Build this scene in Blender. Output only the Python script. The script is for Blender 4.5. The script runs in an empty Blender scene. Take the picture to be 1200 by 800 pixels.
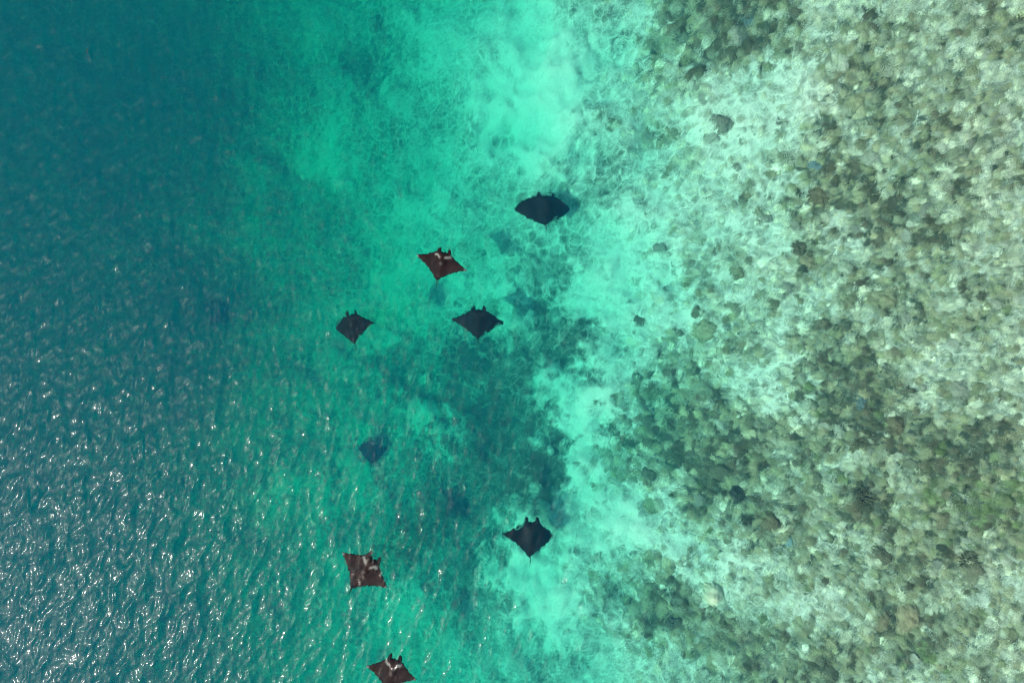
import bpy, bmesh, math, random
import numpy as np
from mathutils import Vector

SC = bpy.context.scene
COL = SC.collection
R = math.radians
rnd = random.Random(11)
rng = np.random.default_rng(7)

# ------------------------------------------------------------------ camera
CAM_Z = 40.0                      # a drone 40 m above the sea, looking straight down
cd = bpy.data.cameras.new("drone_camera")
cam = bpy.data.objects.new("drone_camera", cd)
COL.objects.link(cam)
cam.location = (0, 0, CAM_Z)
cam.rotation_euler = (0, 0, 0)
cd.sensor_width = 36
cd.lens = 24
cd.clip_start = 0.5
cd.clip_end = 2000
SC.camera = cam

# ------------------------------------------------------------------ sky + sun
SUN_EL, SUN_AZ = R(50.5), math.atan2(-0.88, -0.46)     # azimuth clockwise from +Y
w = bpy.data.worlds.new("World")
SC.world = w
w.use_nodes = True
nt = w.node_tree
bg = nt.nodes["Background"]
sky = nt.nodes.new("ShaderNodeTexSky")
sky.sky_type = 'NISHITA'
sky.sun_disc = False
sky.sun_elevation = SUN_EL
sky.sun_rotation = SUN_AZ % (2 * math.pi)
sky.dust_density = 4.0
nt.links.new(sky.outputs[0], bg.inputs[0])
bg.inputs[1].default_value = 0.095

sl = bpy.data.lights.new("sun", 'SUN')
sl.energy = 5.0
sl.angle = R(1.5)
sl.color = (1.0, 0.94, 0.86)
sun = bpy.data.objects.new("sun", sl)
COL.objects.link(sun)
sdir = Vector((math.sin(SUN_AZ) * math.cos(SUN_EL), math.cos(SUN_AZ) * math.cos(SUN_EL), math.sin(SUN_EL)))
sun.rotation_euler = sdir.to_track_quat('Z', 'Y').to_euler()
sun.location = sdir * 100

vs = SC.view_settings
vs.view_transform = 'Standard'
vs.look = 'None'
vs.exposure = 0.34
vs.gamma = 1.0
cy = SC.cycles
cy.max_bounces = 6
cy.diffuse_bounces = 2
cy.glossy_bounces = 2
cy.transmission_bounces = 4
cy.volume_bounces = 1
cy.transparent_max_bounces = 12
cy.use_denoising = True
cy.sample_clamp_indirect = 2.0
cy.sample_clamp_direct = 13.0     # the sensor clips sun glints
cy.filter_width = 1.1


# ------------------------------------------------------------------ helpers
def fbm(shape, dx, lmin, lmax, beta=1.5, seed=0, aniso=None):
    """band-limited random field, mean 0, std 1"""
    r = np.random.default_rng(seed)
    ny, nx = shape
    f = np.fft.rfft2(r.standard_normal(shape))
    ky = np.fft.fftfreq(ny, dx)[:, None]
    kx = np.fft.rfftfreq(nx, dx)[None, :]
    k = np.sqrt(kx ** 2 + ky ** 2)
    k[0, 0] = 1e9
    a = k ** (-beta) * np.exp(-(k * lmin) ** 2 * 0.5) * np.exp(-0.5 * (1 / (k * lmax)) ** 2)
    g = np.fft.irfft2(f * a, s=shape)
    return (g - g.mean()) / g.std()


def smooth(a, b, x):
    t = np.clip((x - a) / (b - a), 0, 1)
    return t * t * (3 - 2 * t)


def grid_mesh(name, X, Y, Z, keep=None):
    ny, nx = X.shape
    co = np.empty((ny * nx, 3), np.float32)
    co[:, 0] = X.ravel(); co[:, 1] = Y.ravel(); co[:, 2] = Z.ravel()
    i = np.arange(ny * nx).reshape(ny, nx)
    q = np.stack([i[:-1, :-1], i[:-1, 1:], i[1:, 1:], i[1:, :-1]], -1).reshape(-1, 4)
    used = None
    if keep is not None:
        q = q[keep.ravel()]
        used = np.unique(q)
        remap = np.full(ny * nx, -1)
        remap[used] = np.arange(len(used))
        q = remap[q]
        co = co[used]
    me = bpy.data.meshes.new(name)
    me.vertices.add(len(co)); me.vertices.foreach_set("co", co.ravel())
    n = len(q)
    me.loops.add(n * 4); me.loops.foreach_set("vertex_index", q.ravel().astype(np.int32))
    me.polygons.add(n)
    me.polygons.foreach_set("loop_start", np.arange(0, n * 4, 4, dtype=np.int32))
    me.polygons.foreach_set("use_smooth", np.ones(n, bool))
    me.update(calc_edges=True)
    return me, used


def add_color(me, name, rgb):
    a = me.attributes.new(name, 'FLOAT_COLOR', 'POINT')
    c = np.ones((len(rgb), 4), np.float32)
    c[:, :rgb.shape[1]] = rgb
    a.data.foreach_set("color", c.ravel())


def mesh_obj(name, me, mat=None, parent=None):
    o = bpy.data.objects.new(name, me)
    COL.objects.link(o)
    if mat is not None:
        me.materials.append(mat)
    if parent is not None:
        o.parent = parent
    return o


def from_bm(name, bm, mat=None, parent=None, flat=False):
    me = bpy.data.meshes.new(name)
    bm.normal_update()
    bm.to_mesh(me)
    bm.free()
    if not flat:
        me.polygons.foreach_set("use_smooth", np.ones(len(me.polygons), bool))
    return mesh_obj(name, me, mat, parent)


def new_mat(name):
    m = bpy.data.materials.new(name)
    m.use_nodes = True
    return m, m.node_tree, m.node_tree.nodes, m.node_tree.links


def node(nt, kind, **kw):
    n = nt.nodes.new(kind)
    for k, v in kw.items():
        if k.startswith("i_"):
            n.inputs[k[2:].replace("_", " ")].default_value = v
        else:
            setattr(n, k, v)
    return n


def math_node(nt, op, a, b=None, clamp=False):
    n = nt.nodes.new("ShaderNodeMath")
    n.operation = op
    n.use_clamp = clamp
    for i, v in enumerate((a, b)):
        if v is None:
            continue
        if isinstance(v, (int, float)):
            n.inputs[i].default_value = v
        else:
            nt.links.new(v, n.inputs[i])
    return n.outputs[0]


def mix_col(nt, fac, a, b, blend='MIX'):
    n = nt.nodes.new("ShaderNodeMix")
    n.data_type = 'RGBA'
    n.blend_type = blend
    for sock, v in ((n.inputs[0], fac), (n.inputs[6], a), (n.inputs[7], b)):
        if isinstance(v, (int, float)):
            sock.default_value = v
        elif isinstance(v, tuple):
            sock.default_value = (*v, 1) if len(v) == 3 else v
        else:
            nt.links.new(v, sock)
    return n.outputs[2]


def place(u, v, depth=0.0):
    """where a thing stands that the survey photo (1200 x 800, 20 px per metre at the surface) shows at u, v"""
    s = (CAM_Z + depth) / 800.0
    return (u - 600) * s, (400 - v) * s


# ------------------------------------------------------------------ plan of the sea bed
PROF_U = [-900, -200, 0, 150, 280, 380, 470, 540, 610, 680, 740, 800, 880, 1000, 1200, 1700]
PROF_D = [22.0, 19.0, 17.5, 16.0, 13.5, 11.2, 8.8, 6.6, 4.9, 3.8, 3.1, 2.35, 1.75, 1.3, 1.05, 1.0]


def plan(X, Y, dx, seed):
    """base depth and the plan coordinates U, V of every bed point"""
    d = np.full(X.shape, 4.0)
    for _ in range(8):
        U = 600 + 800 * X / (CAM_Z + d)
        V = 400 - 800 * Y / (CAM_Z + d)
        d = np.interp(U + 26 * np.sin(V / 95.0 + 0.6) - 0.03 * (V - 400), PROF_U, PROF_D)
    return d, U, V


def blobs(U, V, rows):
    out = np.zeros(U.shape)
    for (u, v, ru, rv, ang, amp) in rows:
        c, s = math.cos(R(ang)), math.sin(R(ang))
        a = ((U - u) * c + (V - v) * s) / ru
        b = (-(U - u) * s + (V - v) * c) / rv
        q = a * a + b * b
        out += amp * np.exp(-q * q * 0.7 - q * 0.3)
    return out


# coral cover (+) and clean sand (-): centre, half-sizes, tilt, amount
COVER = [
    (850, 25, 88, 62, 15, 1.25), (745, 108, 24, 16, 30, 0.7), (748, 152, 26, 18, 60, 0.7),
    (690, 18, 30, 14, 0, 0.5), (770, 60, 22, 60, 0, 0.35),
    (1020, 95, 52, 50, 0, 0.8), (965, 205, 55, 42, 20, 1.15), (1030, 255, 50, 34, 40, 0.75),
    (945, 300, 26, 34, 0, 0.7), (1035, 335, 50, 26, 10, 0.6), (1090, 250, 60, 60, 0, 0.45),
    (1125, 150, 60, 46, 0, 0.5), (1150, 350, 60, 30, 0, 0.4), (1180, 30, 40, 22, 0, 0.6),
    (985, 440, 62, 50, 40, 1.15), (1035, 500, 60, 36, 10, 0.9), (930, 520, 70, 36, 0, 0.8),
    (800, 515, 76, 78, 20, 1.25), (755, 455, 34, 22, 0, 0.75), (860, 575, 40, 30, 0, 1.0),
    (722, 575, 20, 50, 0, 0.55),
    (905, 620, 56, 40, 0, 0.85), (1010, 590, 50, 40, 0, 1.0), (1130, 530, 62, 46, 0, 0.95),
    (1110, 600, 50, 30, 0, 0.75), (1175, 590, 40, 60, 0, 0.75), (1060, 735, 55, 42, 0, 1.1),
    (1080, 650, 50, 30, 0, 0.7), (900, 770, 70, 40, 0, 0.85), (800, 735, 64, 48, 20, 1.05),
    (760, 680, 34, 36, 0, 0.75), (990, 660, 40, 30, 0, 0.55), (980, 770, 40, 36, 0, 0.7),
    (1170, 760, 50, 36, 0, 0.45), (845, 330, 20, 16, 0, 0.4), (865, 380, 26, 18, 0, 0.45),
    (748, 375, 9, 9, 0, 0.9), (810, 335, 18, 34, 0, 0.4), (800, 405, 24, 20, 0, 0.5),
    (698, 690, 30, 30, 0, 0.85), (690, 740, 22, 16, 0, 0.4),
    # bare sand
    (880, 130, 78, 44, -30, -0.75), (905, 290, 34, 26, 0, -0.8), (910, 440, 26, 32, 0, -0.8),
    (875, 215, 50, 40, 0, -0.4), (1030, 520, 22, 8, 20, -0.8), (1015, 300, 18, 10, 40, -0.5),
    (765, 340, 44, 62, 0, -0.9), (735, 265, 42, 60, 0, -0.8), (768, 622, 76, 24, 36, -1.6),
    (980, 628, 30, 20, 0, -0.5), (1020, 735, 20, 14, 0, -0.7), (800, 775, 20, 34, 0, -0.5),
    (850, 655, 30, 12, 20, -0.6), (1160, 300, 22, 16, 0, -0.5), (720, 60, 40, 40, 0, -0.5),
]

# dull rubble or weed-covered bed (+) and white sand (-) in the deeper part
DULL = [
    (590, 450, 80, 70, 0, 0.68), (520, 430, 60, 40, 0, 0.35), (655, 395, 34, 44, 0, 0.6), (690, 395, 30, 30, 0, 0.4), (560, 545, 90, 66, 0, 0.75),
    (640, 555, 34, 34, 0, 0.7), (525, 640, 60, 60, 0, 0.55), (640, 320, 50, 24, 0, 0.45),
    (430, 75, 30, 36, 0, 0.5), (460, 440, 34, 40, 0, 0.5), (440, 610, 60, 50, 0, 0.45), (560, 700, 40, 60, 0, 0.4),
    (700, 25, 36, 18, 0, 0.5), (560, 215, 34, 20, 0, 0.35), (720, 200, 34, 20, 0, 0.35), (690, 225, 30, 20, 0, 0.5),
    (650, 700, 22, 16, 0, 0.3), (640, 775, 40, 20, 0, 0.4), (730, 710, 40, 24, 0, 0.6),
    (240, 380, 90, 90, 0, 0.3), (200, 150, 120, 120, 0, 0.3), (500, 110, 14, 60, 8, 0.25),
    (628, 90, 56, 100, 0, -0.72), (590, 150, 40, 40, 0, -0.4), (520, 55, 46, 56, 0, -0.35), (385, 190, 32, 32, 0, -0.8),
    (540, 208, 34, 16, 0, -0.6), (490, 243, 42, 20, 0, -0.55), (460, 335, 36, 46, 40, -0.45), (560, 340, 40, 20, 0, -0.45),
    (495, 495, 16, 48, -32, -1.2), (345, 575, 34, 28, 0, -0.95), (410, 560, 36, 30, 0, -0.3), (430, 400, 40, 30, 0, -0.3),
    (640, 690, 50, 52, 0, -0.85), (600, 640, 26, 40, 0, -0.4), (680, 470, 44, 46, 10, -0.85), (680, 560, 22, 38, 20, -0.9),
    (720, 330, 50, 70, 0, -0.6), (730, 620, 60, 22, 36, -0.8), (770, 770, 40, 30, 0, -0.8), (545, 395, 22, 18, 0, -0.5),
    (390, 690, 40, 60, 0, -0.25), (470, 720, 30, 60, 0, -0.25), (660, 130, 40, 70, 0, -0.5), (740, 70, 24, 60, 0, -0.5),
    (430, 590, 36, 18, 0, -0.35), (600, 355, 20, 20, 0, -0.3),
]


def cover_map(U, V, dx, seed):
    sh = U.shape
    Uw = U + 13 * fbm(sh, dx, 0.5, 5, 1.4, seed) + 8 * fbm(sh, dx, 0.2, 1.2, 1.2, seed + 1)
    Vw = V + 13 * fbm(sh, dx, 0.5, 5, 1.4, seed + 2) + 8 * fbm(sh, dx, 0.2, 1.2, 1.2, seed + 3)
    c = blobs(Uw, Vw, COVER)
    flat = smooth(735, 900, Uw) * 0.22 + smooth(950, 1080, Uw) * 0.22
    n = fbm(sh, dx, 0.25, 4.0, 1.3, seed + 4)
    edge = smooth(700, 775, Uw)
    return (c * np.maximum(edge, 0.8 * smooth(665, 705, Uw)) + flat + 0.20 * n * edge), Uw, Vw


# ------------------------------------------------------------------ materials
def seabed_material():
    m, nt, N, L = new_mat("sand_and_rubble")
    b = N["Principled BSDF"]
    b.inputs["Roughness"].default_value = 0.95
    b.inputs["Specular IOR Level"].default_value = 0.05
    at = node(nt, "ShaderNodeAttribute", attribute_name="bed")
    sep = node(nt, "ShaderNodeSeparateColor")
    L.new(at.outputs["Color"], sep.inputs[0])
    tc = node(nt, "ShaderNodeTexCoord")
    n1 = node(nt, "ShaderNodeTexNoise", i_Scale=1.6, i_Detail=8.0, i_Roughness=0.68, i_Distortion=0.9)
    n2 = node(nt, "ShaderNodeTexNoise", i_Scale=0.45, i_Detail=6.0, i_Roughness=0.6, i_Distortion=1.6)
    n3 = node(nt, "ShaderNodeTexNoise", i_Scale=9.0, i_Detail=5.0, i_Roughness=0.8)
    n4 = node(nt, "ShaderNodeTexNoise", i_Scale=3.2, i_Detail=4.0, i_Roughness=0.6, i_Distortion=2.6)
    for n in (n1, n2, n3, n4):
        L.new(tc.outputs["Object"], n.inputs["Vector"])
    # dull = attribute + noise, sharpened
    k = math_node(nt, 'ADD', sep.outputs[0], math_node(nt, 'MULTIPLY', math_node(nt, 'SUBTRACT', n1.outputs[0], 0.5), 1.05))
    k = math_node(nt, 'ADD', k, math_node(nt, 'MULTIPLY', math_node(nt, 'SUBTRACT', n2.outputs[0], 0.5), 0.9))
    k = math_node(nt, 'ADD', k, math_node(nt, 'MULTIPLY', math_node(nt, 'SUBTRACT', n4.outputs[0], 0.5), 0.9))
    k = math_node(nt, 'ADD', k, math_node(nt, 'MULTIPLY', math_node(nt, 'SUBTRACT', n3.outputs[0], 0.5), 0.8))
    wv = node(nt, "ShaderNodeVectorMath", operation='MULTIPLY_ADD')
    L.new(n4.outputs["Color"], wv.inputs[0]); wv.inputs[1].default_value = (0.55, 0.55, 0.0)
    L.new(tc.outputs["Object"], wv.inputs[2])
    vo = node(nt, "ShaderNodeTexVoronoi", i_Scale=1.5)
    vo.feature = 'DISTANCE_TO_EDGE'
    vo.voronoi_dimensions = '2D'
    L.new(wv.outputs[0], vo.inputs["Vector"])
    light_web = math_node(nt, 'SUBTRACT', 1.0, math_node(nt, 'MULTIPLY', vo.outputs["Distance"], 7.0), True)  # pale ripple web: rippled sunlight painted into the bed colour
    light_web = math_node(nt, 'MULTIPLY', light_web, math_node(nt, 'SUBTRACT', math_node(nt, 'MULTIPLY', n2.outputs[0], 3.2), 1.15, True), True)
    k = math_node(nt, 'SUBTRACT', k, math_node(nt, 'MULTIPLY', light_web, 0.55))
    k = math_node(nt, 'ADD', math_node(nt, 'MULTIPLY', math_node(nt, 'SUBTRACT', k, 0.42), 1.35), 0.42)
    cr = node(nt, "ShaderNodeValToRGB")
    el = cr.color_ramp.elements
    el[0].position = 0.0; el[0].color = (0.88, 0.82, 0.66, 1)
    el[1].position = 1.0; el[1].color = (0.085, 0.085, 0.06, 1)
    for p, c in ((0.3, (0.60, 0.56, 0.45, 1)), (0.55, (0.34, 0.33, 0.25, 1)), (0.8, (0.17, 0.17, 0.12, 1))):
        e = el.new(p); e.color = c
    L.new(k, cr.inputs[0])
    g = math_node(nt, 'MULTIPLY_ADD', n3.outputs[0], 1.1)
    g.node.inputs[2].default_value = 0.47
    col = mix_col(nt, 1.0, cr.outputs[0], g, 'MULTIPLY')
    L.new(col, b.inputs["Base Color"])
    bp = node(nt, "ShaderNodeBump", i_Strength=0.6, i_Distance=0.12)
    L.new(n1.outputs[0], bp.inputs["Height"])
    L.new(bp.outputs[0], b.inputs["Normal"])
    return m


def rubble_material():
    m, nt, N, L = new_mat("coral_rubble")
    b = N["Principled BSDF"]
    b.inputs["Roughness"].default_value = 0.9
    b.inputs["Specular IOR Level"].default_value = 0.1
    at = node(nt, "ShaderNodeAttribute", attribute_name="colony")
    tc = node(nt, "ShaderNodeTexCoord")
    n1 = node(nt, "ShaderNodeTexNoise", i_Scale=11.0, i_Detail=5.0, i_Roughness=0.85)
    n2 = node(nt, "ShaderNodeTexNoise", i_Scale=2.2, i_Detail=4.0, i_Roughness=0.6)
    for n in (n1, n2):
        L.new(tc.outputs["Object"], n.inputs["Vector"])
    g = math_node(nt, 'MULTIPLY_ADD', n1.outputs[0], 3.6)
    g.node.inputs[2].default_value = -0.8
    c = mix_col(nt, 1.0, at.outputs["Color"], g, 'MULTIPLY')
    g2 = math_node(nt, 'MULTIPLY_ADD', n2.outputs[0], 1.2)
    g2.node.inputs[2].default_value = 0.4
    c = mix_col(nt, 1.0, c, g2, 'MULTIPLY')
    L.new(c, b.inputs["Base Color"])
    bp = node(nt, "ShaderNodeBump", i_Strength=0.9, i_Distance=0.06)
    L.new(n1.outputs[0], bp.inputs["Height"])
    L.new(bp.outputs[0], b.inputs["Normal"])
    return m


def coral_material(name, c1, c2, scale=5.0, vary=0.9):
    m, nt, N, L = new_mat(name)
    b = N["Principled BSDF"]
    b.inputs["Roughness"].default_value = 0.9
    b.inputs["Specular IOR Level"].default_value = 0.1
    tc = node(nt, "ShaderNodeTexCoord")
    oi = node(nt, "ShaderNodeObjectInfo")
    n1 = node(nt, "ShaderNodeTexNoise", i_Scale=scale, i_Detail=6.0, i_Roughness=0.72)
    L.new(tc.outputs["Object"], n1.inputs["Vector"])
    n2 = node(nt, "ShaderNodeTexNoise", i_Scale=scale * 0.35, i_Detail=3.0, i_Roughness=0.6)
    L.new(tc.outputs["Object"], n2.inputs["Vector"])
    f = math_node(nt, 'MULTIPLY_ADD', n1.outputs[0], 3.0)
    f.node.inputs[2].default_value = -1.5
    f = math_node(nt, 'ADD', f, math_node(nt, 'MULTIPLY', n2.outputs[0], 1.1), True)
    c = mix_col(nt, f, c1, c2)
    r = math_node(nt, 'MULTIPLY_ADD', oi.outputs["Random"], vary)
    r.node.inputs[2].default_value = 1.0 - vary / 2
    c = mix_col(nt, 1.0, c, r, 'MULTIPLY')
    L.new(c, b.inputs["Base Color"])
    bp = node(nt, "ShaderNodeBump", i_Strength=0.8, i_Distance=0.05)
    L.new(n1.outputs[0], bp.inputs["Height"])
    L.new(bp.outputs[0], b.inputs["Normal"])
    return m


def manta_material(name, c_dark, c_light, mark):
    m, nt, N, L = new_mat(name)
    b = N["Principled BSDF"]
    b.inputs["Roughness"].default_value = 0.6
    b.inputs["Specular IOR Level"].default_value = 0.06
    tc = node(nt, "ShaderNodeTexCoord")
    n1 = node(nt, "ShaderNodeTexNoise", i_Scale=3.5, i_Detail=7.0, i_Roughness=0.7)
    L.new(tc.outputs["Object"], n1.inputs["Vector"])
    f = math_node(nt, 'MULTIPLY_ADD', n1.outputs[0], 2.4)
    f.node.inputs[2].default_value = -0.75
    f.node.use_clamp = True
    c = mix_col(nt, f, c_dark, c_light)
    at = node(nt, "ShaderNodeAttribute", attribute_name="mark")
    k = math_node(nt, 'MULTIPLY', at.outputs["Fac"], mark)
    k = math_node(nt, 'MULTIPLY', k, math_node(nt, 'MULTIPLY_ADD', n1.outputs[0], 1.6), True)
    k2 = k.node.inputs[1].links[0].from_node
    k2.inputs[2].default_value = 0.1
    c = mix_col(nt, k, c, (0.40, 0.37, 0.34))
    L.new(c, b.inputs["Base Color"])
    bp = node(nt, "ShaderNodeBump", i_Strength=0.25, i_Distance=0.03)
    L.new(n1.outputs[0], bp.inputs["Height"])
    L.new(bp.outputs[0], b.inputs["Normal"])
    return m


ABS = (0.270, 0.038, 0.046)
SCA = (0.0003, 0.0218, 0.0430)


def water_material():
    m, nt, N, L = new_mat("sea_water")
    N.remove(N["Principled BSDF"])
    out = N["Material Output"]
    tc = node(nt, "ShaderNodeTexCoord")
    mp = node(nt, "ShaderNodeMapping")
    mp.inputs["Rotation"].default_value = (0, 0, R(28))
    mp.inputs["Scale"].default_value = (1.0, 0.30, 1.0)
    L.new(tc.outputs["Object"], mp.inputs["Vector"])
    n1 = node(nt, "ShaderNodeTexNoise", i_Scale=4.0, i_Detail=1.0, i_Roughness=0.5, i_Distortion=0.5)
    n2 = node(nt, "ShaderNodeTexNoise", i_Scale=2.0, i_Detail=2.0, i_Roughness=0.5, i_Distortion=0.3)
    n2.noise_type = 'RIDGED_MULTIFRACTAL'
    L.new(mp.outputs[0], n1.inputs["Vector"])
    L.new(mp.outputs[0], n2.inputs["Vector"])
    hh = math_node(nt, 'ADD', math_node(nt, 'MULTIPLY', n1.outputs[0], 0.012), math_node(nt, 'MULTIPLY', math_node(nt, 'POWER', n2.outputs[0], 3.0), 0.20))
    gust = node(nt, "ShaderNodeTexNoise", i_Scale=0.11, i_Detail=2.0)
    L.new(tc.outputs["Object"], gust.inputs["Vector"])
    gm = math_node(nt, 'MULTIPLY_ADD', gust.outputs[0], 2.2)
    gm.node.inputs[2].default_value = -0.1
    hh = math_node(nt, 'MULTIPLY', hh, gm)
    bp = node(nt, "ShaderNodeBump", i_Strength=1.0, i_Distance=1.0)
    L.new(hh, bp.inputs["Height"])
    # Schlick reflectance, the same from both sides
    ge = node(nt, "ShaderNodeNewGeometry")
    dt = node(nt, "ShaderNodeVectorMath", operation='DOT_PRODUCT')
    L.new(bp.outputs[0], dt.inputs[0]); L.new(ge.outputs["Incoming"], dt.inputs[1])
    c = math_node(nt, 'ABSOLUTE', dt.outputs["Value"])
    p = math_node(nt, 'POWER', math_node(nt, 'SUBTRACT', 1.0, c, True), 5.0)
    F = math_node(nt, 'MULTIPLY_ADD', p, 0.982)
    F.node.inputs[2].default_value = 0.018
    tp = node(nt, "ShaderNodeBsdfTransparent")
    rf = node(nt, "ShaderNodeBsdfRefraction", i_Roughness=0.0, i_IOR=1.14)
    # a low index keeps the mean image in place; steeper normals give the bending that index 1.33 gives at the real slopes
    nx_ = node(nt, "ShaderNodeVectorMath", operation='MULTIPLY')
    L.new(bp.outputs[0], nx_.inputs[0]); nx_.inputs[1].default_value = (2.4, 2.4, 1.0)
    nn_ = node(nt, "ShaderNodeVectorMath", operation='NORMALIZE')
    L.new(nx_.outputs[0], nn_.inputs[0]); L.new(nn_.outputs[0], rf.inputs["Normal"])
    tr = node(nt, "ShaderNodeMixShader", i_Fac=0.44)
    L.new(tp.outputs[0], tr.inputs[1]); L.new(rf.outputs[0], tr.inputs[2])
    g1 = node(nt, "ShaderNodeBsdfGlossy", i_Roughness=0.03)
    g1.inputs["Color"].default_value = (0.42, 0.41, 0.40, 1)
    g2 = node(nt, "ShaderNodeBsdfGlossy", i_Roughness=0.24)
    g3 = node(nt, "ShaderNodeBsdfGlossy", i_Roughness=0.42)
    for g in (g1, g2, g3):
        L.new(bp.outputs[0], g.inputs["Normal"])
    m1 = node(nt, "ShaderNodeMixShader", i_Fac=0.055)
    mg = node(nt, "ShaderNodeMixShader", i_Fac=0.11)
    L.new(g1.outputs[0], m1.inputs[1]); L.new(g2.outputs[0], m1.inputs[2])
    L.new(m1.outputs[0], mg.inputs[1]); L.new(g3.outputs[0], mg.inputs[2])
    ms = node(nt, "ShaderNodeMixShader")
    L.new(F, ms.inputs[0]); L.new(tr.outputs[0], ms.inputs[1]); L.new(mg.outputs[0], ms.inputs[2])
    L.new(ms.outputs[0], out.inputs["Surface"])
    va = node(nt, "ShaderNodeVolumeAbsorption", i_Density=1.0)
    va.inputs["Color"].default_value = (1 - ABS[0], 1 - ABS[1], 1 - ABS[2], 1)
    vsn = node(nt, "ShaderNodeVolumeScatter", i_Density=1.0)
    vsn.inputs["Color"].default_value = (*SCA, 1)
    vsn.inputs["Anisotropy"].default_value = 0.0
    ad = node(nt, "ShaderNodeAddShader")
    L.new(va.outputs[0], ad.inputs[0]); L.new(vsn.outputs[0], ad.inputs[1])
    L.new(ad.outputs[0], out.inputs["Volume"])
    return m


# ------------------------------------------------------------------ sea bed
def stretch(a, far):
    lo = a[0] - np.array([far, far * 0.4, far * 0.15, far * 0.05])
    hi = a[-1] + np.array([far * 0.05, far * 0.15, far * 0.4, far])
    return np.concatenate([lo, a, hi])


BED_DX = 0.2
bx = np.arange(-56, 48.01, BED_DX)
by = np.arange(-40, 40.01, BED_DX)
BX, BY = np.meshgrid(bx, by)
bd, BU, BV = plan(BX, BY, BED_DX, 50)
cov_b, BUw, BVw = cover_map(BU, BV, BED_DX, 50)
relief = 0.25 * fbm(BX.shape, BED_DX, 0.6, 8, 1.6, 61) * smooth(1500, 500, BU) + 0.05 * fbm(BX.shape, BED_DX, 0.25, 1.0, 1.2, 62)
dull_b = blobs(BUw, BVw, DULL)
bed_z = -bd + relief * np.clip(bd / 4, 0.25, 1) - 0.35 * np.clip(dull_b, -1, 1) * smooth(760, 640, BU)
bed_z = np.minimum(bed_z, -0.75)


def build_seabed():
    deep = 0.42 + 0.52 * dull_b
    deep = deep + smooth(480, 110, BU + 40 * fbm(BX.shape, BED_DX, 2.0, 12.0, 1.5, 66)) * 0.36
    reef = 0.36 + 0.46 * np.clip(cov_b, -0.30, 1.2)
    t = smooth(690, 790, BUw)
    dull = deep * (1 - t) + reef * t
    pad = 4
    X, Y = np.meshgrid(stretch(bx, 400), stretch(by, 400))
    Z = np.pad(bed_z, pad, mode='edge')
    D = np.pad(dull, pad, mode='edge')
    me, _ = grid_mesh("seabed", X, Y, Z)
    add_color(me, "bed", np.stack([D.ravel()] * 3, -1))
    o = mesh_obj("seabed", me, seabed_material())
    o["kind"] = "structure"
    o["label"] = "sandy sea bed sloping from deep teal water up to the pale reef flat"


build_seabed()


def bed_at(x, y):
    i = (np.asarray(x) - bx[0]) / BED_DX
    j = (np.asarray(y) - by[0]) / BED_DX
    i0 = np.clip(np.floor(i).astype(int), 0, len(bx) - 2); j0 = np.clip(np.floor(j).astype(int), 0, len(by) - 2)
    fi = i - i0; fj = j - j0
    return (bed_z[j0, i0] * (1 - fi) * (1 - fj) + bed_z[j0, i0 + 1] * fi * (1 - fj)
            + bed_z[j0 + 1, i0] * (1 - fi) * fj + bed_z[j0 + 1, i0 + 1] * fi * fj)


def on_bed(u, v):
    d = 3.0
    for _ in range(8):
        x, y = place(u, v, d)
        d = -float(bed_at(x, y))
    return x, y, -d


# ------------------------------------------------------------------ low coral growth and rubble: one mass
RX0, RX1, RY0, RY1, RDX = 2.5, 35.0, -23.5, 23.5, 0.075
rx = np.arange(RX0, RX1, RDX); ry = np.arange(RY0, RY1, RDX)
RX, RY = np.meshgrid(rx, ry)
rd, RU, RV = plan(RX, RY, RDX, 50)


def sample_b(F, x, y):
    i = np.clip(((x - bx[0]) / BED_DX).round().astype(int), 0, len(bx) - 1)
    j = np.clip(((y - by[0]) / BED_DX).round().astype(int), 0, len(by) - 1)
    return F[j, i]


cov_r = sample_b(cov_b, RX, RY)
PALETTE = {
    'dark': [(0.10, 0.088, 0.052), (0.13, 0.118, 0.068), (0.09, 0.095, 0.062), (0.15, 0.12, 0.075)],
    'mid': [(0.36, 0.31, 0.18), (0.31, 0.295, 0.16), (0.39, 0.35, 0.215), (0.28, 0.27, 0.17), (0.34, 0.325, 0.22)],
    'pale': [(0.64, 0.58, 0.40), (0.57, 0.54, 0.38), (0.72, 0.66, 0.49), (0.52, 0.48, 0.34)],
    'green': [(0.17, 0.19, 0.08), (0.21, 0.235, 0.11)],
}


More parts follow.
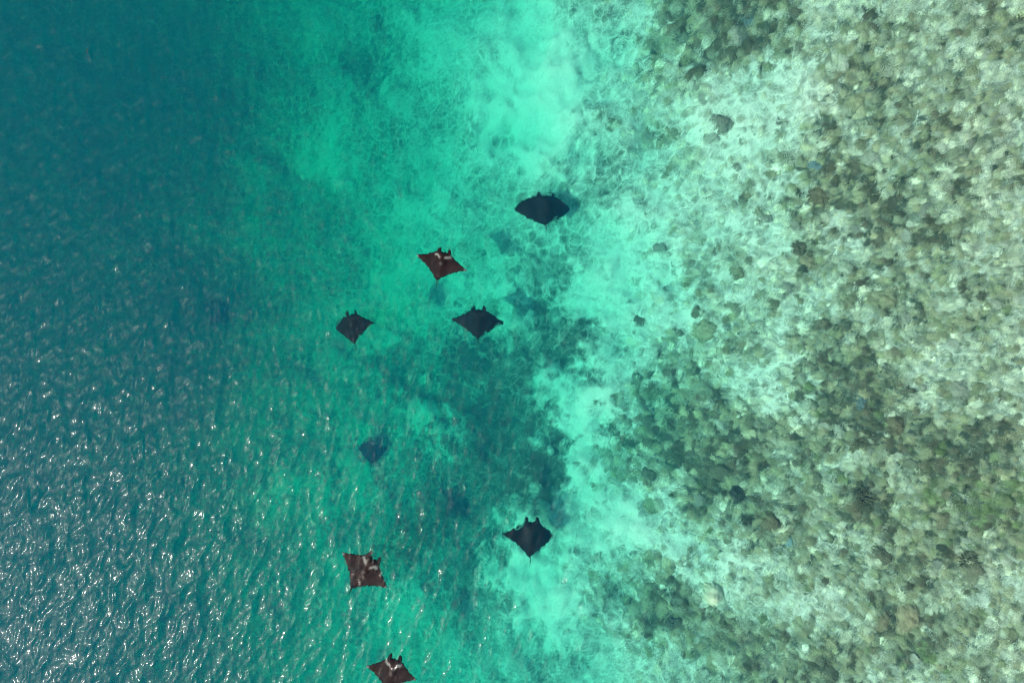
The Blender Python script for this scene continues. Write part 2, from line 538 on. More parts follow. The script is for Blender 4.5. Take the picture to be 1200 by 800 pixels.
def build_rubble():
    H = np.zeros(RX.shape)
    Cc = np.zeros(RX.shape + (3,))
    Cc[:] = (0.35, 0.32, 0.24)
    warp = np.clip(fbm(RX.shape, RDX, 0.08, 0.4, 1.0, 81), -1.6, 1.9)
    r = np.random.default_rng(5)
    n = 36000
    px = r.uniform(RX0 + 0.7, RX1 - 0.7, n); py = r.uniform(RY0 + 0.7, RY1 - 0.7, n)
    cov = sample_b(cov_b, px, py)
    uu = sample_b(BU, px, py); vv = sample_b(BV, px, py)
    grn = blobs(uu, vv, [(1120, 600, 70, 36, 0, 1), (1170, 585, 50, 40, 0, 1), (1090, 575, 30, 20, 0, .6)])
    fld = sample_b(fbm(BX.shape, BED_DX, 0.35, 3.0, 1.3, 83), px, py)
    fld2 = sample_b(fbm(BX.shape, BED_DX, 0.3, 1.5, 1.2, 84), px, py)
    acc = r.random(n); kind = np.clip(0.45 * r.random(n) + 0.28 + 0.20 * fld, 0, 1); pick = r.integers(0, 60, n)
    rad = np.clip(np.exp(r.normal(-1.85, 0.36, n)), 0.08, 0.30)
    br = np.exp(r.normal(0, 0.10, n) + 0.16 * fld2)
    for i in range(n):
        c = cov[i]
        if acc[i] > 0.10 + 0.14 * min(1.0, max(0.0, (uu[i] - 740) / 60)) + 0.95 * max(0.0, min(1.0, c + 0.12)):
            continue
        if uu[i] < 735 and c < 0.3:
            continue
        q = kind[i]
        if grn[i] * 0.55 > q * 1.6:
            tone = 'green'
        elif q < c * 0.60 - 0.24:
            tone = 'dark'
        elif q < c * 1.1 - 0.08:
            tone = 'mid'
        else:
            tone = 'pale'
        pal = PALETTE[tone]
        rr = rad[i] * (1.0 if c > 0.4 else 0.8)
        h = rr * (0.28 + 0.42 * (pick[i] % 7) / 7)
        i0 = int((px[i] - rr * 1.4 - RX0) / RDX); i1 = int((px[i] + rr * 1.4 - RX0) / RDX) + 2
        j0 = int((py[i] - rr * 1.4 - RY0) / RDX); j1 = int((py[i] + rr * 1.4 - RY0) / RDX) + 2
        sx = slice(max(i0, 0), i1); sy = slice(max(j0, 0), j1)
        d2 = ((RX[sy, sx] - px[i]) ** 2 + (RY[sy, sx] - py[i]) ** 2) / (rr * rr)
        d2 = d2 * (1 + 0.5 * warp[sy, sx])
        z = h * np.sqrt(np.clip(1 - d2, 0, 1))
        win = z > H[sy, sx]
        H[sy, sx][win] = z[win]
        Cc[sy, sx][win] = np.array(pal[pick[i] % len(pal)]) * br[i]
    keep = np.maximum.reduce([H[:-1, :-1], H[1:, :-1], H[:-1, 1:], H[1:, 1:]]) > 0.02
    Z = np.minimum(bed_at(RX, RY) - 0.035 + H * (1 + 0.15 * warp), -0.25)
    me, used = grid_mesh("coral_rubble", RX, RY, Z, keep)
    add_color(me, "colony", Cc.reshape(-1, 3)[used])
    o = mesh_obj("coral_rubble", me, rubble_material())
    o["kind"] = "stuff"
    o["label"] = "low olive and grey coral growth and rubble covering the reef flat"
    o["category"] = "coral rubble"


build_rubble()

# ------------------------------------------------------------------ coral colonies, each a thing
M_BROWN = coral_material("brown_coral", (0.12, 0.095, 0.058), (0.31, 0.25, 0.15))
M_OLIVE = coral_material("olive_coral", (0.15, 0.14, 0.082), (0.37, 0.34, 0.20))
M_GREY = coral_material("grey_coral", (0.22, 0.205, 0.155), (0.50, 0.46, 0.35))
M_DARK = coral_material("dark_coral", (0.09, 0.085, 0.056), (0.20, 0.18, 0.115))
M_CREVICE = coral_material("crevice_shade", (0.03, 0.03, 0.026), (0.08, 0.075, 0.055), 5.0, 0.0)  # near black tone that paints the shade of a reef crevice
M_BLUE = coral_material("blue_grey_coral", (0.10, 0.13, 0.13), (0.26, 0.33, 0.33))
M_GREEN = coral_material("green_coral", (0.12, 0.13, 0.06), (0.25, 0.27, 0.14))
M_ROCK = coral_material("pale_rock", (0.66, 0.53, 0.36), (0.92, 0.78, 0.56), 3.0, 0.0)


def boulder_mesh(seed, lobes=12, flat=0.6, spread=0.62, n=34, rough=1.0):
    """a coral head: many rounded lobes grown together, with creases between them; top skin over a closed foot"""
    r = random.Random(seed)
    rn = np.random.default_rng(seed)
    g = np.linspace(-1.25, 1.25, n)
    X, Y = np.meshgrid(g, g)
    H = np.zeros(X.shape)
    noise = rough * fbm(X.shape, g[1] - g[0], 0.05, 0.5, 0.8, seed)
    for k in range(lobes):
        a, q = r.uniform(0, 6.2832), spread * math.sqrt(r.random())
        cx, cy_ = q * math.cos(a), q * math.sin(a)
        rr = r.uniform(0.28, 0.52) * (1.15 - 0.4 * q) if k else 0.75
        hh = flat * (1 - 0.6 * q * q) * r.uniform(0.75, 1.1) if k else flat * 0.62
        d2 = ((X - cx) ** 2 + (Y - cy_) ** 2) / rr ** 2 * (1 + 0.35 * np.clip(noise, -1.5, 1.8))
        H = np.maximum(H, hh * np.sqrt(np.clip(1 - d2, 0, 1)))
    Z = H * (1 + 0.07 * noise) - 0.06
    bm = bmesh.new()
    keep = np.maximum.reduce([H[:-1, :-1], H[1:, :-1], H[:-1, 1:], H[1:, 1:]]) > 0.03
    vv = {}

    def vert(j, i):
        if (j, i) not in vv:
            vv[(j, i)] = bm.verts.new((X[j, i] + rn.normal(0, .012), Y[j, i] + rn.normal(0, .012), Z[j, i]))
        return vv[(j, i)]
    for j, i in zip(*np.nonzero(keep)):
        bm.faces.new((vert(j, i), vert(j, i + 1), vert(j + 1, i + 1), vert(j + 1, i)))
    be = [e for e in bm.edges if e.is_boundary]
    ext = bmesh.ops.extrude_edge_only(bm, edges=be)
    for v in ext['geom']:
        if isinstance(v, bmesh.types.BMVert):
            v.co.z = -0.3
    bmesh.ops.recalc_face_normals(bm, faces=bm.faces)
    if sum(f.normal.z for f in bm.faces) < 0:
        bmesh.ops.reverse_faces(bm, faces=bm.faces)
    return bm


def plate_mesh(seed, rings=7, segs=26):
    r = random.Random(seed)
    ph = [r.uniform(0, 6.28) for _ in range(4)]
    bm = bmesh.new()
    top, bot = [], []
    for k in range(rings + 1):
        t = k / rings
        rt, rb = [], []
        for s in range(segs):
            a = 2 * math.pi * s / segs
            edge = 1 + 0.12 * math.sin(2 * a + ph[0]) + 0.10 * math.sin(3 * a + ph[1]) + 0.07 * math.sin(6 * a + ph[2]) + r.uniform(-.03, .03)
            rr = (0.03 + 0.97 * t) * edge
            z = 0.10 * t * t + r.uniform(-0.012, 0.02) + 0.03 * math.sin(7 * a + ph[3]) * t
            rt.append(bm.verts.new((rr * math.cos(a), rr * math.sin(a), z)))
            rb.append(bm.verts.new((rr * 0.96 * math.cos(a), rr * 0.96 * math.sin(a), z - 0.05 - 0.08 * (1 - t))))
        top.append(rt); bot.append(rb)
    for k in range(rings):
        for s in range(segs):
            s2 = (s + 1) % segs
            bm.faces.new((top[k][s], top[k + 1][s], top[k + 1][s2], top[k][s2]))
            bm.faces.new((bot[k][s], bot[k][s2], bot[k + 1][s2], bot[k + 1][s]))
    for s in range(segs):
        s2 = (s + 1) % segs
        bm.faces.new((top[rings][s], bot[rings][s], bot[rings][s2], top[rings][s2]))
    bm.faces.new(top[0]); bm.faces.new(list(reversed(bot[0])))
    return bm


def finger(bm, base, tip, r0, r1, seg=5):
    ax = (tip - base).normalized()
    u = ax.orthogonal().normalized(); v = ax.cross(u)
    rings = []
    for p, rr in ((base, r0), (base.lerp(tip, 0.6), r0 * 0.85), (tip, r1)):
        rings.append([bm.verts.new(p + (u * math.cos(6.2832 * i / seg) + v * math.sin(6.2832 * i / seg)) * rr) for i in range(seg)])
    for a, b in zip(rings, rings[1:]):
        for i in range(seg):
            j = (i + 1) % seg
            bm.faces.new((a[i], a[j], b[j], b[i]))
    bm.faces.new(rings[-1])


def branch_mesh(seed, n=70):
    r = random.Random(seed)
    bm = bmesh.new()
    for _ in range(n):
        a = r.uniform(0, 6.2832); q = math.sqrt(r.random())
        d = Vector((math.cos(a) * q, math.sin(a) * q, 0))
        base = d * 0.55 + Vector((0, 0, 0.05))
        tip = d * r.uniform(0.85, 1.1) + Vector((r.uniform(-.12, .12), r.uniform(-.12, .12), (1 - 0.5 * q * q) * r.uniform(0.45, 0.65)))
        finger(bm, base, tip, r.uniform(.06, .10), r.uniform(.035, .055))
    return bm


def copy_tree(src):
    c = src.copy(); COL.objects.link(c)
    for ch in src.children:
        k = ch.copy(); COL.objects.link(k); k.parent = c
        for g in ch.children:
            h = g.copy(); COL.objects.link(h); h.parent = k
    return c


def tag(o, label, cat, group=None):
    o["label"] = label
    o["category"] = cat
    if group:
        o["group"] = group
    return o


def empty(name):
    o = bpy.data.objects.new(name, None)
    o.empty_display_size = 0.3
    COL.objects.link(o)
    return o


PROTO = {}


def boulder(seed, mat):
    key = ('b', seed, mat.name)
    if key not in PROTO:
        PROTO[key] = from_bm("boulder_coral", boulder_mesh(seed), mat)
        return PROTO[key]
    return copy_tree(PROTO[key])


def table(seed, mat):
    key = ('t', seed, mat.name)
    if key not in PROTO:
        e = empty("table_coral")
        p = from_bm("plate", plate_mesh(seed), mat, e)
        p.location = (0, 0, 0.42)
        q = from_bm("plate", plate_mesh(seed + 40), mat, e)
        q.location = (0.42, -0.3, 0.24); q.scale = (0.62, 0.62, 0.8)
        if seed % 2:
            q2 = from_bm("plate", plate_mesh(seed + 80), mat, e)
            q2.location = (-0.5, 0.25, 0.28); q2.scale = (0.55, 0.5, 0.8)
        bm = bmesh.new()
        bmesh.ops.create_cone(bm, cap_ends=True, segments=12, radius1=0.30, radius2=0.20, depth=0.5)
        bmesh.ops.translate(bm, verts=bm.verts, vec=(0, 0, 0.12))
        from_bm("stalk", bm, mat, e)
        PROTO[key] = e
        return e
    return copy_tree(PROTO[key])


def bush(seed, mat):
    key = ('s', seed, mat.name)
    if key not in PROTO:
        e = empty("branching_coral")
        bm = boulder_mesh(seed + 7, 8, 0.35)
        bmesh.ops.scale(bm, verts=bm.verts, vec=(0.8, 0.8, 0.8))
        from_bm("base", bm, mat, e)
        f = from_bm("branches", branch_mesh(seed), mat, e)
        f["kind"] = "stuff"
        PROTO[key] = e
        return e
    return copy_tree(PROTO[key])


MATNAME = {'brown': M_BROWN, 'olive': M_OLIVE, 'grey': M_GREY, 'dark': M_DARK, 'blue': M_BLUE, 'green': M_GREEN, 'black': M_CREVICE}
KINDWORD = {'b': "boulder coral", 't': "table coral", 's': "branching coral"}


def put_coral(kind, colour, u, v, rpx, label, group=None, seed=None):
    seed = rnd.randrange(4) if seed is None else seed
    x, y, z = on_bed(u, v)
    o = {'b': boulder, 't': table, 's': bush}[kind](seed, MATNAME[colour])
    r_ = rpx * (CAM_Z - z) / 800
    zs = min(r_ * rnd.uniform(0.7, 1.0), max(0.2, (-z - 0.3) / 0.75))
    o.location = (x, y, z - 0.05)
    o.scale = (r_ * rnd.uniform(0.9, 1.15), r_ * rnd.uniform(0.8, 1.05), zs)
    o.rotation_euler = (rnd.uniform(-.1, .1), rnd.uniform(-.1, .1), rnd.uniform(0, 6.28))
    tag(o, label, KINDWORD[kind], group)
    return o


# colonies that stand out in the photo
SINGLE = [
    ('b', 'olive', 1003, 121, 11, "round olive boulder coral set in the pale rubble near the upper right"),
    ('b', 'black', 863, 578, 12, "near black lump standing in for the shaded crevice of the olive reef"),
    ('b', 'dark', 843, 553, 13, "dark blue grey coral head just above the black crevice"),
    ('b', 'brown', 1000, 601, 14, "dark brown coral head at the foot of a round dark cluster in pale sand"),
    ('s', 'dark', 1013, 583, 15, "dark branching coral topping the round cluster in pale sand"),
    ('b', 'brown', 1107, 608, 11, "brown coral head with pale sand on its lower side near green weed"),
    ('b', 'brown', 1062, 722, 21, "broad brown coral mound in the lower right of the reef"),
    ('b', 'brown', 1037, 728, 12, "round brown coral head tucked against the broad brown coral mound"),
    ('b', 'dark', 1148, 347, 9, "small dark coral head alone on pale rubble by the right edge"),
    ('b', 'blue', 957, 197, 9, "pale blue coral in the dark patch of the upper reef"),
    ('b', 'dark', 748, 375, 8, "dark coral mound alone in bright mint sand"),
    ('b', 'brown', 905, 612, 13, "brown coral column above a pale turquoise patch"),
    ('b', 'blue', 924, 634, 8, "pale turquoise coral beside the brown coral column"),
    ('b', 'blue', 880, 27, 9, "blue grey coral amid the brown cluster at the top edge"),
    ('b', 'grey', 862, 47, 12, "pale grey coral dome in the brown cluster at the top edge"),
    ('b', 'olive', 866, 320, 11, "round olive coral with a pale rim beside mint sand"),
    ('b', 'olive', 1038, 349, 14, "olive lobed coral with a dark notch on its edge"),
    ('b', 'dark', 1046, 340, 8, "dark coral knob at the edge of the olive lobed coral"),
    ('b', 'olive', 993, 353, 13, "grey olive dome coral left of the olive lobed coral"),
    ('b', 'dark', 1036, 652, 13, "dark brown low coral bank south of the pale sand pool"),
    ('b', 'dark', 1140, 668, 16, "dark olive coral bank in the lower right reef"),
    ('s', 'dark', 1132, 655, 13, "dark branching coral above the dark olive bank"),
    ('b', 'green', 1175, 588, 14, "bright green weedy coral near the right edge"),
    ('s', 'green', 1122, 590, 10, "bright green coral tuft next to the brown coral head"),
    ('b', 'olive', 826, 385, 13, "large smooth olive dome in pale sand west of the reef centre"),
    ('b', 'brown', 946, 308, 12, "brown coral block below the dark upper patch"),
    ('b', 'brown', 936, 293, 11, "dull brown coral knob capping the brown block below the dark patch"),
    ('b', 'dark', 948, 425, 10, "dark coral beside the white sand pool"),
    ('b', 'blue', 1008, 473, 9, "blue grey coral head in the central dark band"),
    ('b', 'brown', 1050, 498, 14, "wide brown coral mound in the central dark band"),
]
taken = []
LANDMARKS = [
    (1003, 121, "the round olive head in upper rubble"), (862, 570, "the black crevice in the olive reef"),
    (1005, 592, "the round dark cluster in pale sand"), (1107, 608, "the brown head by the green weed"),
    (1055, 724, "the broad brown mound"), (1148, 347, "the lone dark head on pale rubble"),
    (957, 200, "the pale blue coral of the upper dark patch"), (748, 375, "the dark mound in mint sand"),
    (912, 622, "the brown column by the turquoise patch"), (872, 35, "the grey dome of the top brown cluster"),
    (866, 320, "the round olive coral with pale rim"), (1040, 346, "the olive lobed coral with dark notch"),
    (1140, 664, "the dark olive bank of the lower reef"), (826, 385, "the large smooth olive dome"),
    (942, 300, "the brown block below the upper dark patch"), (940, 432, "the white sand pool"),
    (1025, 484, "the central dark band"), (834, 695, "the pale beige rock"), (1180, 60, "the pale corner of the flat"),
    (800, 500, "the wide olive reef"), (1170, 200, "the pale rubble by the shore side"), (1150, 480, "the dark patch above green weed"),
]
SEEN = []          # corals waiting for a label of their own
for k_, c_, u_, v_, r_, l_ in SINGLE:
    put_coral(k_, c_, u_, v_, r_, l_)
    taken.append((u_, v_, r_))

# the pale boulder
bx_, by_, bz_ = on_bed(834, 695)
rock = from_bm("pale_rock", boulder_mesh(91, 5, 0.8, 0.3, 34, 0.3), M_ROCK)
rock.location = (bx_, by_, bz_ + 0.1)
rock.scale = (0.78, 0.86, 0.9)
tag(rock, "pale beige rock standing out from the olive reef at the bottom", "rock")

ZONES = [
    (850, 30, 95, 75, "in the brown cluster at the top edge of the reef", ['brown', 'brown', 'olive', 'grey', 'dark']),
    (975, 215, 85, 60, "in the dark patch of the upper reef", ['dark', 'brown', 'dark', 'olive']),
    (985, 450, 95, 75, "in the central dark band of the reef", ['dark', 'brown', 'olive', 'olive']),
    (800, 520, 95, 95, "on the wide olive reef beside the sand slope", ['olive', 'olive', 'brown', 'grey']),
    (800, 730, 95, 75, "on the olive reef around the pale rock", ['olive', 'olive', 'brown', 'grey']),
    (1120, 570, 90, 90, "among the green weed by the right edge", ['olive', 'green', 'brown', 'dark']),
    (1060, 720, 90, 80, "around the broad brown coral mound", ['brown', 'olive', 'olive', 'grey']),
    (920, 610, 80, 70, "in the mixed reef under the wide olive reef", ['olive', 'brown', 'dark', 'grey']),
    (890, 200, 120, 130, "scattered on the mint sand tongue", ['grey', 'grey', 'olive']),
    (1080, 200, 170, 260, "on the pale rubble flat", ['grey', 'olive', 'grey']),
    (1000, 640, 260, 260, "on the mottled lower reef flat", ['grey', 'olive', 'olive']),
]
pts = 0
tries = 0
while pts < 255 and tries < 12000:
    tries += 1
    u = rnd.uniform(740, 1205); v = rnd.uniform(-5, 805)
    x, y, z = on_bed(u, v)
    c = float(sample_b(cov_b, np.array([x]), np.array([y]))[0])
    if rnd.random() > 0.04 + 0.75 * max(0, c - 0.15):
        continue
    rp = min(13, max(5.2, rnd.lognormvariate(1.9, 0.25)))
    if any((u - a) ** 2 + (v - b) ** 2 < ((rp + r2) * 0.8) ** 2 for a, b, r2 in taken):
        continue
    best = min(ZONES, key=lambda zz: ((u - zz[0]) / zz[2]) ** 2 + ((v - zz[1]) / zz[3]) ** 2)
    colour = rnd.choice(best[5])
    if c > 0.95 and rnd.random() < 0.35:
        colour = 'dark'
    kind = rnd.choice('bbbbs') if rp > 7 or rnd.random() < .6 else 't'
    lm = min(LANDMARKS, key=lambda q: (u - q[0]) ** 2 + (v - q[1]) ** 2)
    du, dv = u - lm[0], v - lm[1]
    side = ("right of" if du > 0 else "left of") if abs(du) > abs(dv) else ("below" if dv > 0 else "above")
    o = put_coral(kind, colour, u, v, rp, "", "%s corals %s" % (colour, best[4]))
    word = {'b': "%s boulder coral", 't': "flat %s plate coral", 's': "branching %s coral"}[kind] % colour
    SEEN.append((word, side, lm[2], math.hypot(du, dv), o))
    taken.append((u, v, rp))
    pts += 1


ORD = ["nearest", "second nearest", "third nearest", "fourth nearest", "fifth nearest", "sixth nearest", "seventh nearest", "eighth nearest"]
by_place = {}
for row in SEEN:
    by_place.setdefault(row[:3], []).append(row)
for (word, side, lm, ), rows in by_place.items():
    rows.sort(key=lambda q: q[3])
    for k, q in enumerate(rows):
        q[4]["label"] = ("%s %s %s" % (word, side, lm)) if len(rows) == 1 else "%s %s %s %s" % (ORD[min(k, 7)], word, side, lm)


# ------------------------------------------------------------------ manta rays
def manta_body(bend, seed, rnd_=(0.0, 0.0), sweep=(0.0, 0.0)):
    """local frame: head towards +Y, wing tips at x = +-1, body about 1.2 long; one continuous skin"""
    NS, NT = 56, 22
    bm = bmesh.new()
    lay = bm.verts.layers.float.new("mark")
    top, bot = [], []
    r = random.Random(seed)
    wl = [r.uniform(0, 6.28) for _ in range(4)]

    def lead(a, q):      # front edge against |span|: broad head between the horns, then the straight wing edge
        if a < 0.24:
            return 0.49 - 0.03 * (1 - (a / 0.24) ** 2)
        t = (a - 0.24) / 0.76
        return 0.49 - 0.40 * t ** (1.05 + 1.3 * q) - 0.045 * (1 - 2 * q) * math.sin(math.pi * t) - 0.05 * smooth1(0, 0.06, t)

    def trail(a, q):     # rear edge
        if a < 0.08:
            return -0.66 + 0.6 * a
        t = (a - 0.08) / 0.92
        return -0.61 + 0.62 * t ** (0.82 + 0.9 * q) + 0.05 * (1 - 2 * q) * math.sin(math.pi * t)

    for i in range(NS + 1):
        s = -1 + 2 * i / NS
        s = math.copysign(abs(s) ** 0.92, s)
        a = abs(s)
        sd_ = 0 if s < 0 else 1
        yl, yt = lead(a, rnd_[sd_]) + sweep[sd_] * a * a, trail(a, rnd_[sd_]) + sweep[sd_] * a * a
        if a > 0.985:
            yt = yl - 0.02
        rt, rb = [], []
        for j in range(NT + 1):
            t = j / NT
            y = yl + (yt - yl) * t
            foil = (math.sin(math.pi * min(1, t ** 0.62)) ** 0.8) if 0 < t < 1 else 0.0
            th = foil * (0.012 + 0.115 * math.exp(-(a / 0.20) ** 2) + 0.035 * (1 - a))
            z = bend[0 if s < 0 else 1] * (a ** 2.1) - 0.06 * a ** 4 * abs(t - 0.3)
            jit = 0.017 * math.sin(33 * s + wl[0] + 9 * t) + 0.014 * math.sin(57 * s + wl[1]) + r.uniform(-.012, .012)
            edge = 1 if t in (0.0, 1.0) else 0
            x = s * (1 - 0.35 * min(0.4, abs(bend[0 if s < 0 else 1])) * a ** 2)
            vt = bm.verts.new((x, y + jit * edge, z + th))
            # pale shoulder patches and wing tips
            m = 0.0
            lx, ly = a - 0.20, y - 0.29
            band = abs(ly - 0.42 * lx + 1.8 * lx * lx + 0.018 * math.sin(40 * s + wl[2]))
            m = max(m, (1 - smooth1(0.018, 0.065, band)) * (1 - smooth1(0.08, 0.15, abs(lx))))
            m = max(m, smooth1(0.86, 0.97, a) * 0.9 * (1 if s < 0 else 0.75))
            m = max(m, 0.35 * math.exp(-((a / 0.05) ** 2 + ((y + 0.02) / 0.05) ** 2)))
            vt[lay] = m
            rt.append(vt)
            if edge:
                rb.append(vt)
            else:
                vb = bm.verts.new((x, y, z - th * 0.6))
                vb[lay] = 0.9
                rb.append(vb)
        top.append(rt); bot.append(rb)
    for i in range(NS):
        for j in range(NT):
            bm.faces.new((top[i][j], top[i][j + 1], top[i + 1][j + 1], top[i + 1][j]))
            f = [bot[i][j], bot[i + 1][j], bot[i + 1][j + 1], bot[i][j + 1]]
            bm.faces.new(f)
    for side in (0, NS):
        for j in range(1, NT - 1):
            q = [top[side][j], bot[side][j], bot[side][j + 1], top[side][j + 1]]
            try:
                bm.faces.new(q if side == 0 else list(reversed(q)))
            except ValueError:
                pass
    bmesh.ops.recalc_face_normals(bm, faces=bm.faces)
    return bm


def smooth1(a, b, x):
    t = min(1, max(0, (x - a) / (b - a)))
    return t * t * (3 - 2 * t)


def lobe_mesh(side):
    """a horn-like head fin, flattened and curling inwards"""
    bm = bmesh.new()
    rings = []
    for k in range(8):
        t = k / 7
        c = Vector((side * (0.195 + 0.02 * t - 0.05 * t * t), 0.41 + 0.21 * t, 0.005 - 0.03 * t * t))
        wv = 0.068 * (1 - t ** 2.2) ** 0.6 + 0.006
        hv = 0.030 * (1 - t ** 2) + 0.006
        rings.append([bm.verts.new(c + Vector((math.cos(6.2832 * i / 10) * wv, 0, math.sin(6.2832 * i / 10) * hv))) for i in range(10)])
    for a, b in zip(rings, rings[1:]):
        for i in range(10):
            j = (i + 1) % 10
            bm.faces.new((a[i], a[j], b[j], b[i]))
    bm.faces.new(rings[0]); bm.faces.new(list(reversed(rings[-1])))
    bmesh.ops.recalc_face_normals(bm, faces=bm.faces)
    return bm


def tail_mesh():
    bm = bmesh.new()
    rings = []
    for k in range(10):
        t = k / 9
        c = Vector((0.05 * math.sin(2.2 * t), -0.60 - 0.40 * t, 0.03 - 0.05 * t))
        rr = 0.024 * (1 - t) ** 1.2 + 0.003
        rings.append([bm.verts.new(c + Vector((math.cos(6.2832 * i / 7) * rr, 0, math.sin(6.2832 * i / 7) * rr))) for i in range(7)])
    for a, b in zip(rings, rings[1:]):
        for i in range(7):
            j = (i + 1) % 7
            bm.faces.new((a[i], a[j], b[j], b[i]))
    bm.faces.new(rings[0]); bm.faces.new(list(reversed(rings[-1])))
    bmesh.ops.recalc_face_normals(bm, faces=bm.faces)
    return bm


def dorsal_mesh():
    bm = bmesh.new()
    prof = [(-0.50, 0.05), (-0.62, 0.12), (-0.66, 0.10), (-0.63, 0.03)]
    l_ = [bm.verts.new((-0.012, y, z)) for y, z in prof]
    r_ = [bm.verts.new((0.012, y, z)) for y, z in prof]
    bm.faces.new(l_); bm.faces.new(list(reversed(r_)))
    for i in range(4):
        j = (i + 1) % 4
        bm.faces.new((l_[i], r_[i], r_[j], l_[j]))
    bmesh.ops.recalc_face_normals(bm, faces=bm.faces)
    return bm


M_SKIN_BROWN = manta_material("brown_black_manta_skin", (0.007, 0.0030, 0.0028), (0.032, 0.012, 0.010), 0.8)
M_SKIN_BLACK = manta_material("black_manta_skin", (0.003, 0.003, 0.004), (0.012, 0.010, 0.011), 0.03)
M_EYE, _nt, _N, _L = new_mat("manta_eye")
_N["Principled BSDF"].inputs["Base Color"].default_value = (0.01, 0.01, 0.01, 1)
_N["Principled BSDF"].inputs["Roughness"].default_value = 0.15


def manta(u, v, depth, span, length, heading, bend, skin, label, roll=0.0, pitch=0.0, seed=0, round_=(0.0, 0.0), sweep=(0.0, 0.0)):
    e = empty("manta_ray")
    x, y = place(u, v, depth)
    s = (CAM_Z + depth) / 800
    e.location = (x, y, -depth)
    e.rotation_euler = (R(pitch), R(roll), -R(heading))
    e.scale = (span * s / 2, length * s / 1.22, span * s / 2)
    from_bm("body", manta_body(bend, seed, round_, sweep), skin, e)
    for sd in (-1, 1):
        from_bm("cephalic_fin", lobe_mesh(sd), skin, e)
        bm = bmesh.new()
        bmesh.ops.create_uvsphere(bm, u_segments=10, v_segments=6, radius=0.022)
        bmesh.ops.translate(bm, verts=bm.verts, vec=(sd * 0.248, 0.44, 0.02))
        from_bm("eye", bm, M_EYE, e)
    from_bm("tail", tail_mesh(), skin, e)
    from_bm("dorsal_fin", dorsal_mesh(), skin, e)
    tag(e, label, "manta ray", "manta rays swimming up along the reef edge")
    return e


manta(639, 244, 2.1, 76, 38, 0, (-0.12, -0.42), M_SKIN_BLACK, "black manta ray highest up by the bright sand, its wing tip fading into shadow", roll=6, seed=1, round_=(0.6, 0.3), sweep=(-0.04, 0.03))
manta(517, 309, 0.42, 63, 37, 15, (0.10, 0.05), M_SKIN_BROWN, "brown manta ray with white shoulder marks just under the top black one", seed=2, sweep=(0.05, -0.02))
manta(413.5, 382, 1.4, 50, 38, -6, (-0.25, -0.15), M_SKIN_BLACK, "small black manta ray on its own at the deep water side of the group", roll=-5, seed=3, round_=(0.25, 0.05), sweep=(-0.05, 0.04))
manta(560.5, 377, 1.7, 67, 38, 2, (-0.15, -0.35), M_SKIN_BLACK, "black manta ray with wide pointed wings in the middle of the group, between two others", seed=4, round_=(0.0, 0.08), sweep=(0.04, -0.02))
manta(622, 628, 1.6, 70, 45, 4, (0.08, -0.35), M_SKIN_BLACK, "black manta ray over turquoise sand by the reef edge in the lower half", roll=8, seed=5, round_=(0.0, 0.15), sweep=(0.05, -0.10))
manta(427, 668, 0.40, 69, 47, 37, (0.08, 0.10), M_SKIN_BROWN, "brown manta ray turned towards the reef with one wing pointing down", seed=6, sweep=(0.03, 0.0))
manta(459, 787, 0.40, 62, 43, 14, (0.10, 0.08), M_SKIN_BROWN, "brown manta ray cut off by the bottom edge of the picture", seed=7, sweep=(0.0, -0.04))
manta(437, 527, 8.6, 40, 30, 8, (-0.3, -0.5), M_SKIN_BLACK, "faint dark manta ray deep under the water between the upper and lower groups", roll=10, seed=8, round_=(0.3, 0.6))
manta(258, 366, 14.0, 54, 36, 20, (-0.2, -0.5), M_SKIN_BLACK, "barely visible manta ray deepest in the blue water", roll=-10, seed=9, round_=(0.4, 0.4))


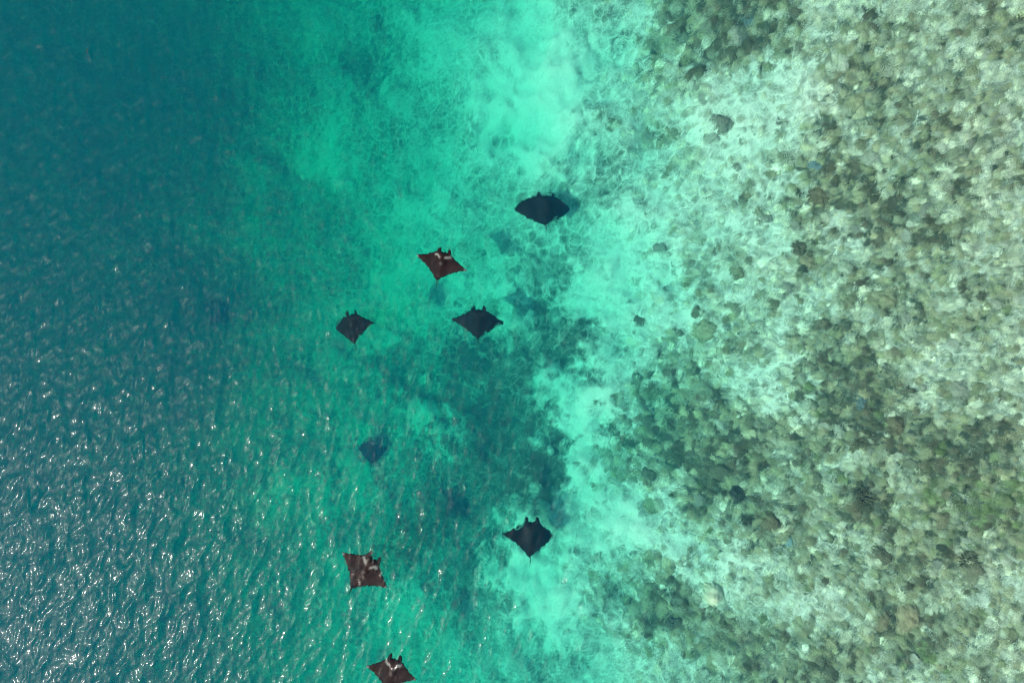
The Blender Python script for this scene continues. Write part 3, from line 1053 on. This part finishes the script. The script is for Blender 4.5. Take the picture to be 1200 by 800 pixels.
# ------------------------------------------------------------------ the sea: wavy top, volume below
def build_water():
    dx = 0.075
    nx, ny = 1000, 700
    gx = (np.arange(nx) - nx / 2) * dx
    gy = (np.arange(ny) - ny / 2) * dx
    r = np.random.default_rng(21)
    kx = 2 * np.pi * np.fft.fftfreq(nx, dx)[None, :]
    ky = 2 * np.pi * np.fft.fftfreq(ny, dx)[:, None]
    k = np.sqrt(kx ** 2 + ky ** 2); k[0, 0] = 1e-6
    th = R(-26)
    cosw = np.abs((kx * math.cos(th) + ky * math.sin(th)) / k)
    kp = 2 * np.pi / 1.7
    A = np.sqrt(np.exp(-0.9 * (kp / k) ** 2) / k ** 3.6 * (0.09 + cosw ** 6) * np.exp(-(k * 0.04) ** 2))
    W = np.fft.fft2(r.standard_normal((ny, nx)))
    h = np.fft.ifft2(W * A).real
    # scale to the wanted mean slope
    sx_, sy_ = np.gradient(h, dx)[1], np.gradient(h, dx)[0]
    amp = 0.160 / math.sqrt((sx_ ** 2 + sy_ ** 2).mean())
    Hf = W * A * amp
    h = np.fft.ifft2(Hf).real
    dxx = np.fft.ifft2(-1j * kx / k * Hf).real
    dyy = np.fft.ifft2(-1j * ky / k * Hf).real
    X0, Y0 = np.meshgrid(gx, gy)
    ex = smooth(0, 2.0, np.minimum(X0 - gx[0], gx[-1] - X0)) * smooth(0, 2.0, np.minimum(Y0 - gy[0], gy[-1] - Y0))
    chop = -0.9
    X = X0 + chop * dxx * ex; Y = Y0 + chop * dyy * ex
    Z = h * ex
    pad = 4
    gxx, gyy = np.meshgrid(stretch(gx, 460), stretch(gy, 460))
    gxx[pad:-pad, pad:-pad] = X; gyy[pad:-pad, pad:-pad] = Y
    Z = np.pad(Z, pad)
    ny2, nx2 = Z.shape
    # close the body: side walls and floor as extra rows and columns
    bxx = np.pad(gxx, 1, mode='edge'); byy = np.pad(gyy, 1, mode='edge'); bzz = np.pad(Z, 1, constant_values=-32.0)
    me, _ = grid_mesh("water", bxx, byy, bzz)
    bm = bmesh.new(); bm.from_mesh(me)
    be = [e for e in bm.edges if e.is_boundary]
    bmesh.ops.holes_fill(bm, edges=be, sides=0)
    bm.to_mesh(me); bm.free()
    me.polygons.foreach_set("use_smooth", np.ones(len(me.polygons), bool))
    o = mesh_obj("water", me, water_material())
    o["kind"] = "structure"
    o["label"] = "clear tropical sea with wind ripples and sun glints, teal where deep"


build_water()
